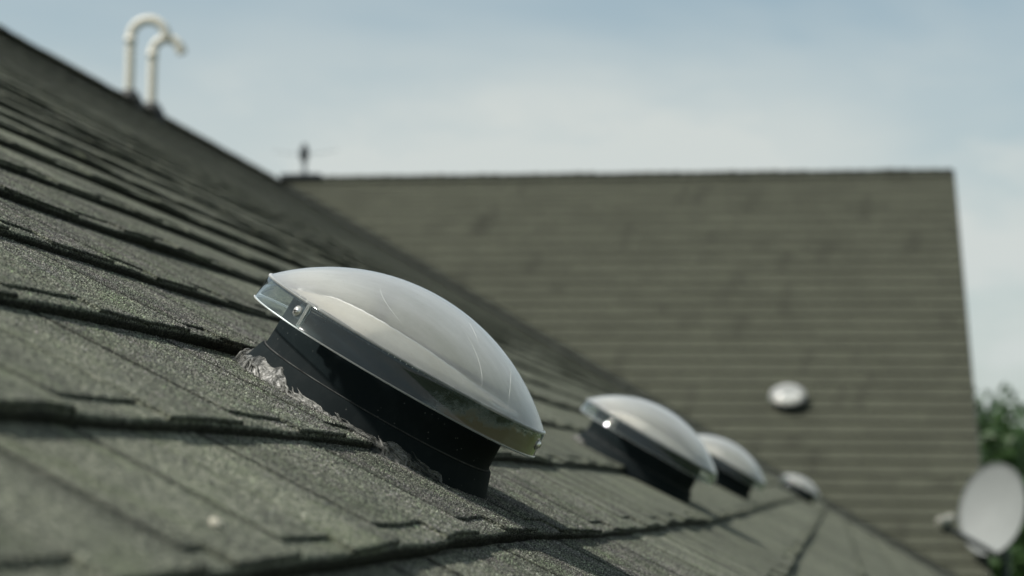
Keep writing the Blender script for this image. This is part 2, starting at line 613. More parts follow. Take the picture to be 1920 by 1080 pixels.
# ------------------------------------------------------------------ roof frames
P1 = 0.5214211             # pitch of the near slope
P2 = 0.6820893             # pitch of the far wing
H = 0.18                   # eye above the near slope; also the shingle exposure
RU = 6.7028                # ridge, metres up the slope from the eye's foot
YJ = 22.0024               # where both ridges meet
XV = 1.1435                # the wing's gable end
EAVE_U = -1.28
foot = Vector((-H * math.sin(P1), 0, CZ - H * math.cos(P1)))
MAIN = Matrix.Translation(foot) @ Matrix.Rotation(P1, 4, 'Y')        # x down-slope, y along the courses, z off the roof
J = MAIN @ Vector((-RU, YJ, 0))
WING = Matrix.Translation(J) @ Matrix.Rotation(P2, 4, 'X')           # x along the courses, y up-slope, z off the roof
Z_EAVE = (MAIN @ Vector((-EAVE_U, 0, 0))).z
WING_S = (J.z - Z_EAVE) / math.sin(P2)


def valley_y(u):
    return YJ - (RU - u) * math.sin(P1) / math.tan(P2)


def wing_x0(s):
    return s * math.sin(P2) / math.tan(P1)


GRS = np.random.RandomState(11)


class Sheet:
    """collects grids with a tone per vertex into one mesh"""
    def __init__(self):
        self.v, self.f, self.t, self.n = [], [], [], 0
        self.gp, self.gn, self.gt = [], [], []

    def grid(self, A, tone):
        """A: (rows, cols, 3) array; tone: number or (rows, cols) array"""
        r, c = A.shape[:2]
        self.v.append(A.reshape(-1, 3))
        tn = np.broadcast_to(np.asarray(tone, float), (r, c)).reshape(-1)
        self.t.append(tn)
        i = np.arange(r * c).reshape(r, c) + self.n
        q = np.stack([i[:-1, :-1], i[1:, :-1], i[1:, 1:], i[:-1, 1:]], -1).reshape(-1, 4)
        self.f.append(q)
        self.n += r * c

    def scatter(self, G, tone):
        """loose mineral granules pressed into a strip of shingle, thinning out away from the dome"""
        P0, P1_, P2_, P3 = G[:-1, :-1], G[1:, :-1], G[1:, 1:], G[:-1, 1:]
        area = np.linalg.norm(np.cross(P1_ - P0, P3 - P0), axis=-1)
        yc = (P0[..., 1] + P2_[..., 1]) / 2
        dens = 330000.0 * np.exp(-((yc - 1.98) / np.where(yc < 1.98, 0.48, 0.55)) ** 2)
        cnt = GRS.poisson(area * dens * ((P0[..., 0] + P2_[..., 0]) > -2.6))
        ii, jj = np.nonzero(cnt)
        if not len(ii):
            return
        r = np.repeat(np.arange(len(ii)), cnt[ii, jj])
        ii, jj = ii[r], jj[r]
        a, b = GRS.rand(len(ii), 1), GRS.rand(len(ii), 1)
        A, B, C, D = G[ii, jj], G[ii + 1, jj], G[ii + 1, jj + 1], G[ii, jj + 1]
        p = (A * (1 - a) + B * a) * (1 - b) + (D * (1 - a) + C * a) * b
        nrm = np.cross(D - A, B - A)
        nrm /= np.linalg.norm(nrm, axis=1, keepdims=True) + 1e-12
        nrm *= np.sign(nrm[:, 2:3] * 0.5 + nrm[:, 0:1] + 1e-9)
        tn = np.asarray(tone)
        tn = np.full(len(p), float(tn)) if tn.ndim == 0 else tn[ii, jj]
        self.gp.append(p)
        self.gn.append(nrm)
        self.gt.append(tn)

    def granules(self, name, m, parent=None):
        p, n, t = np.concatenate(self.gp), np.concatenate(self.gn), np.concatenate(self.gt)
        k = len(p)
        e1 = np.cross(n, GRS.randn(k, 3))
        e1 /= np.linalg.norm(e1, axis=1, keepdims=True)
        e2 = np.cross(n, e1)
        sz = GRS.uniform(0.00042, 0.00098, (k, 1))
        V = np.empty((k, 5, 3))
        for c in range(4):
            a = c * PI / 2 + GRS.uniform(-0.5, 0.5, (k, 1))
            rr = sz * GRS.uniform(0.75, 1.25, (k, 1))
            V[:, c] = p - n * 0.0002 + rr * (np.cos(a) * e1 + np.sin(a) * e2)
        V[:, 4] = p + n * sz * GRS.uniform(0.7, 1.5, (k, 1)) + sz * 0.35 * (e1 * GRS.randn(k, 1) + e2 * GRS.randn(k, 1))
        base = np.arange(k)[:, None] * 5
        F = np.stack([np.concatenate([base + c, base + (c + 1) % 4, base + 4], 1) for c in range(4)], 1).reshape(-1, 3)
        me = bpy.data.meshes.new(name)
        me.vertices.add(k * 5)
        me.vertices.foreach_set('co', V.astype(np.float32).ravel())
        me.loops.add(F.size)
        me.loops.foreach_set('vertex_index', F.astype(np.int32).ravel())
        me.polygons.add(len(F))
        me.polygons.foreach_set('loop_start', np.arange(0, F.size, 3, dtype=np.int32))
        me.update(calc_edges=True)
        g = GRS.choice([0.12, 0.5, 1.0, 1.65, 2.7], k, p=[0.25, 0.25, 0.26, 0.15, 0.09]) * GRS.uniform(0.8, 1.2, k) * t
        a = me.attributes.new('tone', 'FLOAT_COLOR', 'POINT')
        C = np.ones((k * 5, 4), np.float32)
        hue = GRS.choice(3, k, p=[0.55, 0.3, 0.15])
        hue = np.array([[1.0, 1.0, 1.0], [1.06, 0.97, 1.02], [0.95, 1.05, 0.86]])[hue]
        C[:, :3] = np.repeat(g[:, None] * hue, 5, 0)
        a.data.foreach_set('color', C.ravel())
        o = mesh_obj(name, me, m, parent)
        print('granules', k)
        return o

    def build(self, name, m, parent=None):
        V = np.concatenate(self.v)
        F = np.concatenate(self.f)
        T = np.concatenate(self.t)
        me = bpy.data.meshes.new(name)
        me.vertices.add(len(V))
        me.vertices.foreach_set('co', V.astype(np.float32).ravel())
        me.loops.add(F.size)
        me.loops.foreach_set('vertex_index', F.astype(np.int32).ravel())
        me.polygons.add(len(F))
        me.polygons.foreach_set('loop_start', np.arange(0, F.size, 4, dtype=np.int32))
        me.polygons.foreach_set('use_smooth', np.ones(len(F), bool))
        me.update(calc_edges=True)
        a = me.attributes.new('tone', 'FLOAT_COLOR', 'POINT')
        C = np.ones((len(T), 4), np.float32)
        C[:, :3] = T[:, None]
        a.data.foreach_set('color', C.ravel())
        return mesh_obj(name, me, m, parent)


TABS = {}
GR_N = (0.85, 0.42)        # darker tone at a tab's near and far side, by kind of tab
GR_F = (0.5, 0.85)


def wave1(y, seed, scale):
    """smooth 1-D noise in -1..1"""
    tab = TABS.get(seed)
    if tab is None:
        tab = TABS[seed] = np.random.RandomState(seed).uniform(-1, 1, 4096)
    x = y / scale + 1000
    i = np.floor(x).astype(int)
    f = x - i
    f = f * f * (3 - 2 * f)
    return tab[i % 4096] * (1 - f) + tab[(i + 1) % 4096] * f


def steps(y0, y1, k=0.0042, lo=0.006, hi=0.12):
    ys = [y0]
    while ys[-1] < y1:
        ys.append(ys[-1] + min(hi, max(lo, k * abs(ys[-1]))))
    ys[-1] = y1
    return np.array(ys)


# ------------------------------------------------------------------ the house
house = empty('house', Matrix.Translation((0, 12, 0)))
tag(house, 'house under a grey green shingle roof with a far wing at right angles', 'house')


def under(o, parent=house):
    """parent without moving"""
    w = o.matrix_world.copy()
    o.parent = parent
    o.matrix_parent_inverse = parent.matrix_world.inverted()
    o.matrix_world = w
    return o


def place(o, mat):
    o.matrix_world = mat
    bpy.context.view_layer.update()
    return under(o)


K1 = [0.038, 0.037, 0.031, 0.016, -0.014, 0.0]
TH = 0.0115                # butt of the lower ply
TT = 0.0028                # the laminated tab on it


def course_edge(k, y):
    """up-slope position of a course's lower edge along y"""
    u = k * H + 0.0035 * wave1(y, 300 + k, 0.33) + 0.0015 * wave1(y, 600 + k, 0.07)
    if k == 1:
        u = u + np.interp(y, [0, 1.0, 1.8, 2.2, 4.3, 8], K1)
    return u


def roof_dip(y):
    return -0.0025 - 0.0022 * np.clip(y - 2.5, 0, 12)


def far_up(k):
    """the courses towards the ridge lie flatter than the curled ones low down"""
    return min(1.0, max(0.0, (k - 8) / 10))


def surf(k, u, y):
    """height of a course's lower ply at (u, y)"""
    ue = course_edge(k, y)
    f = np.clip((u - ue) / H, -0.2, 1.4)
    n = TH * (1 + 0.2 * min(1.0, max(0.0, (k - 4) / 3)) - 0.72 * far_up(k)) * (1.12 - f)
    lift = 0.0035 * wave1(y, 900 + k, 0.45) + 0.0016 * wave1(y, 1200 + k, 0.13)
    n = n + lift * np.clip(1 - f * 0.9, 0, 1) * (1 - 0.85 * far_up(k))
    n = n + 0.0022 * wave1(y, 77, 0.8) + roof_dip(y)
    return n


def build_main():
    sh = Sheet()
    k0, k1 = int(math.floor(EAVE_U / H)), int(RU / H) + 1
    for k in range(k0, k1):
        ub = k * H
        if ub > RU - 0.02:
            continue
        yv = valley_y(min(ub + H * 1.3, RU)) - 0.075
        y0 = -5.5
        ys = steps(max(y0, 0.35), yv, 0.0045, 0.008, 0.1)
        ys = np.concatenate([np.arange(y0, ys[0] - 1e-6, 0.2), ys])
        ue = course_edge(k, ys)
        top = min((k + 1) * H + 0.045, RU)
        # tone along the row: a new shingle about every 0.9 m
        rs = np.random.RandomState(4000 + k)
        off = rs.uniform(0, 0.9)
        seg = np.floor((ys + off) / 0.93).astype(int)
        tt = rs.uniform(0.86, 1.1, 64)[seg % 64] * (1.0 - 0.40 * min(1.0, max(0.0, (k - 5) / 14))) * (1 + far_up(k) * rs.uniform(-0.28, 0.22))  # tone drops up-slope: corner falloff and grazing shade painted into the courses
        prof = []
        for du, dn in ((0.006, -9), (0.0012, 0.25), (0.0, 0.7), (0.0012, 0.93), (0.0045, 1.0)):
            u = ue + du
            s = surf(k, u, ys)
            if dn == -9:
                n = s - TH * 1.12 - 0.004
            else:
                n = s - TH * (1 - dn)
            prof.append(np.stack([-u, ys, n], -1))
        for fr in (0.25, 0.55, 0.85, 1.0):
            u = ue + 0.0045 + (top - ue - 0.0045) * fr
            n = surf(k, u, ys)
            prof.append(np.stack([-u, ys, n], -1))
        A = np.stack(prof, 0)
        A[..., 1] = np.minimum(A[..., 1], valley_y(-A[..., 0]) - 0.075)
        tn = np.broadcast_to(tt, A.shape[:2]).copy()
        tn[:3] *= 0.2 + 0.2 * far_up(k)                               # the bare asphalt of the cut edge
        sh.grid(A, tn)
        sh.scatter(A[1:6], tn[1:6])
        # laminated tabs: flush ones and set-back ones
        y = y0 + rs.uniform(0, 0.3)
        tabs = []
        if k == 1:
            tabs = [(0.62, 0.70, 0), (0.705, 0.80, 1), (0.80, 0.93, 0), (0.935, 0.97, 1), (0.97, 1.092, 0), (1.097, 1.201, 1), (1.201, 1.325, 0),
                    (1.331, 1.482, 1), (1.482, 1.618, 0), (1.624, 1.76, 1), (1.76, 1.93, 0), (1.936, 2.05, 1), (2.05, 2.26, 0)]
            y = 2.268
            yy = y0
            while yy < 0.6:
                tabs.append((yy, yy + 0.12, len(tabs) % 2))
                yy += 0.125
        kind = rs.randint(2)
        while y < yv - 0.02:
            w = rs.uniform(0.10, 0.23) if kind == 0 else rs.uniform(0.09, 0.16)
            e = min(y + w, yv)
            tabs.append((y, e, kind))
            y = e + (0.009 if kind == 0 else (0.0 if rs.rand() < 0.6 else 0.006))
            kind = 1 - kind
        for a, b, kd in tabs:
            if b - a < 0.012:
                continue
            n = max(3, int((b - a) / max(0.008, 0.006 * abs(a))) + 1)
            yt = np.linspace(a, b, n)
            fr_ = min(0.007, (b - a) * 0.2)
            yt = np.concatenate([[a, a + fr_ * 0.6], np.linspace(a + fr_, b - fr_, n), [b - fr_ * 0.6, b]])
            sb = 0.0012 if kd == 0 else rs.uniform(0.018, 0.027)
            lo = course_edge(k, yt) + sb + 0.001 * wave1(yt, 50 + k, 0.03)
            hi = np.minimum((k + 1) * H + 0.03, RU)
            ins = 0.0012
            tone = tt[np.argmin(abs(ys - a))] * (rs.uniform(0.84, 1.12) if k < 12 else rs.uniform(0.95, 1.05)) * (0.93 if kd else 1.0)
            ring = []
            for du, dn in ((0.0, 0.0), (0.0, 0.55), (0.0008, 0.9), (0.003, 1.0)):
                u = lo + du
                nn = surf(k, u, yt) - 0.0006 + (TT * (1 - 0.5 * far_up(k)) + 0.0006) * dn
                ring.append(np.stack([-u, yt, nn], -1))
            for fr in (0.33, 0.66, 1.0):
                u = lo + 0.003 + (hi - lo - 0.003) * fr
                nn = surf(k, u, yt) + TT * (1 - 0.5 * far_up(k))
                ring.append(np.stack([-u, yt, nn], -1))
            G = np.stack(ring, 0)                    # rows x n x 3
            G[..., 1] = np.minimum(G[..., 1], valley_y(-G[..., 0]) - 0.075)
            # side walls: drop an extra column at each end
            left, right = G[:, :1].copy(), G[:, -1:].copy()
            left[..., 2] -= TT + 0.0006
            right[..., 2] -= TT + 0.0006
            G[:, 0, 1] += ins * 0.5
            G[:, -1, 1] -= ins * 0.5
            G = np.concatenate([left, G, right], 1)
            tn = np.full(G.shape[:2], tone)
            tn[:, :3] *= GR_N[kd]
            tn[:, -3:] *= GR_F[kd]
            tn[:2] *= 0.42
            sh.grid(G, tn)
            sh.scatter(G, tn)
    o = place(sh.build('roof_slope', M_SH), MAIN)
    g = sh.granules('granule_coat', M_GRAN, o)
    tag(g, kind='stuff')
    return o


main_roof = build_main()
tag(main_roof, 'near roof slope in grey green granules')


PRS = random.Random(21)
PATCH = []
for _c in range(8):                                  # spread over the slope, one or two to a cell, none in line
    for _r in range(8):
        for _q in range(PRS.choice([0, 1, 1, 2])):
            PATCH.append((_c * 0.88 + PRS.uniform(0.0, 0.88), int(_r * 4.4 + PRS.uniform(0, 4.4)), PRS.choice([1, 2, 2, 3]), PRS.uniform(0.04, 0.085), -PRS.uniform(0.01, 0.06)))


def build_wing():
    sh = Sheet()
    s0 = 0.244
    edges = [s0 + i * H for i in range(int((WING_S - s0) / H) + 1)] + [WING_S + 0.02]
    wx = XV - J.x
    for i, se in enumerate(edges):
        st = max(se - H - 0.045, 0.0)
        x0 = wing_x0(st) + 0.045
        if x0 > wx - 0.05:
            break
        xs = np.arange(x0, wx, 0.03)
        xs = np.append(xs, wx + 0.012)
        rs = np.random.RandomState(9000 + i)
        ed = se + 0.003 * wave1(xs, 5000 + i, 0.4)
        seg = np.floor((xs - i * 0.135) / 0.92).astype(int)
        tt = rs.uniform(0.95, 1.05, 64)[seg % 64]
        rows = []
        for ds, n in ((0, -0.004), (0, TH * 1.6), (0.003, TH * 1.85)):
            rows.append(np.stack([xs, -(ed - ds), np.full_like(xs, n) + 0.001 * wave1(xs, 6000 + i, 0.3)], -1))
        rows.append(np.stack([xs, -(ed - 0.022), np.full_like(xs, TH * 1.4)], -1))
        rows.append(np.stack([xs, np.full_like(xs, -st), np.full_like(xs, 0.0)], -1))
        A = np.stack(rows, 0)
        A[..., 0] = np.maximum(A[..., 0], wing_x0(-A[..., 1]) + 0.045)
        # laminated blend: random lighter and darker tabs, and a dark one that steps diagonally from course to course
        tabs = rs.uniform(0.90, 1.07, 64)[np.floor((xs + rs.uniform(0, 1)) / 0.23).astype(int) % 64]
        for xc, i0, ln, wd, sl in PATCH:
            if i0 <= i < i0 + ln:
                tabs = np.where(abs(xs - xc - sl * (i - i0)) < wd, tabs * 0.80, tabs)
        tn = np.broadcast_to(tt * tabs, A.shape[:2]).copy()
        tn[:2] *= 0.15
        tn[2] *= 1 + 0.5 * min(1.0, max(0.0, (i - 12) / 10))       # lips turn lighter low on the slope
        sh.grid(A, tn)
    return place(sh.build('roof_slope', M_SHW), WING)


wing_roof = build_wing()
tag(wing_roof, 'far steeper roof slope facing the viewer')


def back_slopes():
    # the two slopes that fall away behind the ridges, with courses as low steps
    sh = Sheet()
    b1 = MAIN @ Vector((-RU, 0, 0))
    n = 44
    for i in range(n):
        d0, d1 = i * H, (i + 1) * H + 0.03
        ys = np.linspace(-5.5, YJ + 5.0, 60)
        R = []
        for d, h in ((d1, -0.004), (d1, 0.011), (d0, 0.0)):
            x = b1.x - d * math.cos(P1) - h * math.sin(P1)
            z = b1.z - d * math.sin(P1) + h * math.cos(P1) - 0.004
            R.append(np.stack([np.full(60, x), ys, np.full(60, z)], -1))
        sh.grid(np.stack(R, 0), np.random.uniform(0.9, 1.1))
    place(sh.build('roof_slope', M_SH), Matrix.Identity(4))
    sh = Sheet()
    n = int(WING_S / H)
    for i in range(n):
        d0, d1 = i * H, (i + 1) * H + 0.03
        xs = np.linspace(J.x - 2, XV + 0.012, 40)
        R = []
        for d, h in ((d1, -0.004), (d1, 0.011), (d0, 0.0)):
            y = J.y + d * math.cos(P2) + h * math.sin(P2)
            z = J.z - d * math.sin(P2) + h * math.cos(P2) - 0.004
            R.append(np.stack([xs, np.full(40, y), np.full(40, z)], -1))
        sh.grid(np.stack(R, 0), np.random.uniform(0.9, 1.1))
    place(sh.build('roof_slope', M_SHW), Matrix.Identity(4))


back_slopes()


def ridge_caps(a, b, d1, d2, m):
    """folded cap shingles lapped along a ridge from a to b; d1, d2 = unit vectors down either slope"""
    sh = Sheet()
    a, b = Vector(a), Vector(b)
    t = (b - a).normalized()
    n = int((b - a).length / 0.145)
    upv = -(d1 + d2).normalized()
    rs = np.random.RandomState(int(a.x * 100) % 1000 + 3)
    for i in range(n):
        p0 = a + t * (i * 0.145)
        p1 = p0 + t * 0.30
        lift = rs.uniform(0.0, 0.006)
        R = []
        for p, h in ((p0, 0.010), (p0, 0.030 + lift), (p1, 0.014)):
            row = []
            for d, w in ((d1, 0.14), (d1, 0.05), (d1, 0.0), (d2, 0.05), (d2, 0.14)):
                jit = 0.0025 * rs.randn()
                row.append(p + d * w + upv * (h + jit - (0.004 if w == 0 else 0)))
            R.append(np.array([list(v) for v in row]))
        sh.grid(np.stack(R, 0), rs.uniform(0.72, 0.98))
    place(sh.build('ridge_cap', m), Matrix.Identity(4))


dn_main = (MAIN.to_3x3() @ Vector((1, 0, 0)))
dn_main_b = Vector((-math.cos(P1), 0, -math.sin(P1)))
dn_wing = (WING.to_3x3() @ Vector((0, -1, 0)))
dn_wing_b = Vector((0, math.cos(P2), -math.sin(P2)))
ridge_caps(MAIN @ Vector((-RU, -5.5, 0)), J, dn_main, dn_main_b, M_SH)
ridge_caps((XV, J.y, J.z), J + Vector((0.1, 0, 0)), dn_wing, dn_wing_b, M_SHW)

# valley metal under the two cut edges
bm = bmesh.new()
rows = []
for i in range(41):
    u = RU + (EAVE_U - RU) * i / 40
    c = MAIN @ Vector((-u, valley_y(u), -0.004))
    row = []
    for w in (0.30, 0.10, 0.0):
        row.append(bm.verts.new(MAIN @ Vector((-u, valley_y(u) - w, -0.009 + 0.003 * (w == 0.0)))))
    s = (RU - u) * math.sin(P1) / math.sin(P2)
    for w in (0.08, 0.28):
        row.append(bm.verts.new(WING @ Vector((wing_x0(s) + w, -s, -0.009))))
    rows.append(row)
for A, B in zip(rows, rows[1:]):
    for k in range(4):
        bm.faces.new((A[k], A[k + 1], B[k + 1], B[k]))
place(bm_obj('valley_flashing', bm, M_FLASH), Matrix.Identity(4))

# drip edge and barge board along the wing's gable end, both slopes
for sgn, dv in ((1, dn_wing), (-1, dn_wing_b)):
    bm = bmesh.new()
    nv = Vector((0, -math.sin(P2) * sgn, math.cos(P2)))
    a, b = Vector((XV, J.y, J.z)), Vector((XV, J.y, J.z)) + dv * (WING_S + 0.02)
    for (x0, x1, h0, h1) in ((0.014, 0.022, -0.03, 0.012), (0.001, 0.0135, -0.20, 0.0)):
        vs = [bm.verts.new(p + Vector((x, 0, 0)) + nv * h) for p in (a, b) for x in (x0, x1) for h in (h0, h1)]
        for f in ((0, 1, 3, 2), (4, 6, 7, 5), (0, 4, 5, 1), (2, 3, 7, 6), (1, 5, 7, 3), (0, 2, 6, 4)):
            bm.faces.new([vs[i] for i in f])
    place(bm_obj('rake_board', bm, M_TRIM, smooth=False), Matrix.Identity(4))

# walls, gutter and soffit under the eaves
xe = (MAIN @ Vector((-EAVE_U, 0, 0))).x
ye_wing = J.y - WING_S * math.cos(P2)
bm = bmesh.new()
box(bm, (-12.4, -5.2, 0.0), (xe - 0.36, ye_wing + 0.36, Z_EAVE - 0.12))
place(bm_obj('wall', bm, M_WALL, smooth=False), Matrix.Identity(4))
bm = bmesh.new()
x1 = XV - 0.16
y0, y1 = ye_wing + 0.362, 2 * J.y - ye_wing - 0.36
prof = [(y0, 0.0), (y1, 0.0), (y1, Z_EAVE - 0.10), (J.y, J.z - 0.22), (y0, Z_EAVE - 0.10)]
A = [bm.verts.new((x1, y, z)) for y, z in prof]
B = [bm.verts.new((-8.0, y, z)) for y, z in prof]
bm.faces.new(A)
bm.faces.new(B)
for i in range(5):
    bm.faces.new((A[i], A[(i + 1) % 5], B[(i + 1) % 5], B[i]))
place(bm_obj('wall', bm, M_WALL, smooth=False), Matrix.Identity(4))
bm = bmesh.new()
box(bm, (xe - 0.358, -5.4, Z_EAVE - 0.13), (xe - 0.012, ye_wing + 0.2, Z_EAVE - 0.11))
place(bm_obj('soffit', bm, M_SOFFIT, smooth=False), Matrix.Identity(4))
bm = bmesh.new()
gp = [(0, 0), (0.0, -0.10), (0.075, -0.10), (0.105, -0.05), (0.105, 0.0), (0.099, 0.0), (0.099, -0.05), (0.072, -0.094), (0.006, -0.094), (0.006, 0)]
for yy in (-5.5, ye_wing - 0.02):
    pass
ra = [bm.verts.new((xe + 0.004 + x, -5.5, Z_EAVE - 0.02 + z)) for x, z in gp]
rb = [bm.verts.new((xe + 0.004 + x, ye_wing - 0.02, Z_EAVE - 0.02 + z)) for x, z in gp]
for i in range(len(gp)):
    j = (i + 1) % len(gp)
    bm.faces.new((ra[i], ra[j], rb[j], rb[i]))
bm.faces.new(ra)
bm.faces.new(rb)
place(bm_obj('gutter', bm, M_SOFFIT, smooth=False), Matrix.Identity(4))

# ------------------------------------------------------------------ tubular skylights
RT, RB, NT, NB, HD, RK = 0.1448, 0.1475, 0.0870, 0.0635, 0.0600, 0.1164


def make_skylight():
    root = empty('tubular_skylight')
    # dome: a shallow cap with a rolled shoulder
    Rr = (RT * RT + HD * HD) / (2 * HD)
    bm = bmesh.new()
    pr = []
    for i in range(41):
        a = i / 40
        r = RT * math.sin(a * PI / 2) ** 0.9 if i else 0.0
        z = math.sqrt(max(Rr * Rr - r * r, 0)) - (Rr - HD)
        pr.append((min(r, RT), NT + z))
    lathe(bm, pr, 128)
    bm_obj('dome', bm, M_DOME, root)
    # clear skirt, a flat drip lip at its foot
    bm = bmesh.new()
    lathe(bm, [(RT, NT), (RT + 0.0006, NT - 0.0012), (RT + 0.0012, NT - 0.006), (RB - 0.0006, NB + 0.0014), (RB, NB + 0.0006)], 128)
    bm_obj('skirt', bm, M_BAND, root)
    bm = bmesh.new()
    lathe(bm, [(RB, NB + 0.0006), (RB + 0.0007, NB), (RB + 0.0003, NB - 0.0008), (RB - 0.0016, NB - 0.0006), (RB - 0.0018, NB + 0.0004)], 128)
    bm_obj('skirt_lip', bm, M_EDGE, root)
    bm = bmesh.new()
    lathe(bm, [(RT - 0.0008, NT + 0.0012), (RT + 0.0007, NT + 0.0008), (RT + 0.0012, NT - 0.0004), (RT + 0.0007, NT - 0.0013)], 128)
    bm_obj('shoulder', bm, M_EDGE, root)
    # black turret with a seam above a slightly wider curb
    bm = bmesh.new()
    lathe(bm, [(0.136, -0.03), (0.1315, 0.002), (0.1255, 0.016), (0.1215, 0.0285), (0.1205, 0.0305), (0.1178, 0.0312),
               (RK + 0.0006, 0.034), (RK, 0.05), (RK - 0.0006, NT - 0.004), (RK - 0.0016, NT - 0.0028), (RK - 0.0035, NT - 0.0026), (RK - 0.004, NT - 0.004)], 128)
    autosmooth(bm_obj('turret', bm, M_BLK, root), 40)
    # cream strip of lining that bulges up behind the shoulder on the low side, with a torn white edge
    bm, bl = bmesh.new(), bmesh.new()
    rows, crest = [], []
    for i in range(161):
        f = i / 160
        a = math.radians(196 + 152 * f)
        hh = 0.0165 * max(0.0, math.sin(PI * f ** 0.85)) ** 0.75 + 0.0007 * mnoise.noise(Vector((f * 22, 3.0, 0))) * math.sin(PI * f)
        row = []
        for q in range(7):
            g = q / 6
            r = 0.1285 - 0.032 * g ** 1.2
            row.append(bm.verts.new((r * math.cos(a), r * math.sin(a), NT - 0.003 + (hh + 0.003) * g ** 0.8)))
        rows.append(row)
        crest.append(tuple(row[-1].co))
    for A, B in zip(rows, rows[1:]):
        for q in range(6):
            bm.faces.new((A[q], A[q + 1], B[q + 1], B[q]))
    cl = bm_obj('lining_strip', bm, M_COLLAR, root)
    tube(bl, crest, [0.0003 + 0.0011 * math.sin(PI * i / 160) * (0.7 + 0.5 * mnoise.noise(Vector((i * 0.21, 0, 0)))) for i in range(161)], 8)
    bm_obj('torn_edge', bl, M_LIP, cl)
    bm = bmesh.new()
    lathe(bm, [(0.1180 + 0.0007 * math.cos(a), 0.0316 + 0.0007 * math.sin(a)) for a in [2 * PI * i / 8 for i in range(9)]], 128)
    bm_obj('seam', bm, M_DUST, root)
    # lining of the tube and its bright rolled lip
    bm = bmesh.new()
    lathe(bm, [(RK - 0.0045, NT - 0.006), (RK - 0.0055, 0.040), (RK - 0.008, 0.036), (0, 0.0355)], 96)
    bm_obj('tube_lining', bm, M_CREAM, root)
    bm = bmesh.new()
    ringp = [(RK - 0.0022 + 0.0026 * math.cos(a), NT + 0.0006 + 0.0026 * math.sin(a)) for a in [2 * PI * i / 10 for i in range(11)]]
    lathe(bm, ringp, 128)
    bm_obj('tube_lip', bm, M_LIP, root)
    # brush seal standing between the lip and the shoulder
    bm = bmesh.new()
    rs = random.Random(5)
    nb = 150
    for i in range(nb):
        a0 = 2 * PI * i / nb
        a1 = 2 * PI * (i + 0.86) / nb
        h = 0.0016 + 0.0012 * rs.random() if rs.random() < 0.82 else 0.0003
        ri, ro = RT - 0.0075, RT - 0.0038
        vs = []
        for z in (NT - 0.0035, NT - 0.0012 + h):
            for r, a in ((ri, a0), (ro, a0), (ro, a1), (ri, a1)):
                vs.append(bm.verts.new((r * math.cos(a), r * math.sin(a), z)))
        for f in ((0, 3, 2, 1), (4, 5, 6, 7), (0, 1, 5, 4), (1, 2, 6, 5), (2, 3, 7, 6), (3, 0, 4, 7)):
            bm.faces.new([vs[k] for k in f])
    bm_obj('brush_seal', bm, M_DARK, root, smooth=False)
    # three clips: a boss behind each pan head screw and a joint strip beside it
    for ang in (238, 358, 118):
        a = math.radians(ang)
        zc = (NT + NB) / 2 + 0.0005
        rr = RT + 0.0014
        fr = Matrix.Rotation(a, 4, 'Z') @ Matrix.Translation((rr, 0, zc)) @ Matrix.Rotation(PI / 2, 4, 'Y')
        bm = bmesh.new()
        lathe(bm, [(0.0, 0.0034), (0.0017, 0.0033), (0.0030, 0.0026), (0.0038, 0.0012), (0.0040, 0.0), (0.0040, -0.0006)], 32)
        for v in bm.verts:                         # press the cross recess into the head
            x, y = v.co.x, v.co.y
        bmesh.ops.transform(bm, matrix=fr, verts=bm.verts)
        s = bm_obj('screw', bm, M_STEEL, root)
        bm = bmesh.new()
        for q in (0.4, 0.4 + PI / 2):
            box(bm, (-0.0021, -0.00042, 0.0012), (0.0021, 0.00042, 0.00345), fr @ Matrix.Rotation(q, 4, 'Z'))
        bm_obj('cross_recess', bm, M_BLK, s, smooth=False)
        bm = bmesh.new()
        lathe(bm, [(0.0052, -0.0002), (0.0052, 0.0006), (0.0036, 0.0006)], 32)
        bmesh.ops.transform(bm, matrix=fr, verts=bm.verts)
        bm_obj('washer', bm, M_EDGE, s)
        bm = bmesh.new()
        for w in (0.037, 0.047):
            f2 = Matrix.Rotation(a + w * 1.35, 4, 'Z') @ Matrix.Translation((rr - 0.0008, 0, 0))
            box(bm, (-0.001, -0.0009, NB + 0.001), (0.0014, 0.0009, NT - 0.0012), f2)
        bmesh.ops.bevel(bm, geom=bm.edges, offset=0.0004, segments=1, affect='EDGES')
        bm_obj('joint_rib', bm, M_EDGE, root, smooth=False)
        bm = bmesh.new()                           # dark strap that the screw bites into, inside the skirt
        f3 = Matrix.Rotation(a, 4, 'Z')
        box(bm, (RT - 0.006, -0.0075, NB + 0.006), (RT - 0.0045, 0.0075, NT - 0.004), f3)
        box(bm, (RK + 0.0015, -0.0075, NT - 0.0075), (RT - 0.0062, 0.0075, NT - 0.006), f3)
        bm_obj('clip_strap', bm, M_DARK, root, smooth=False)
    return root


def dup(root, label):
    r = root.copy()
    COL.objects.link(r)
    r['label'] = label
    for ch in list(root.children):
        c = ch.copy()
        COL.objects.link(c)
        c.parent = r
        c.matrix_parent_inverse.identity()
        for g in list(ch.children):
            d = g.copy()
            COL.objects.link(d)
            d.parent = c
            d.matrix_parent_inverse.identity()
    return r


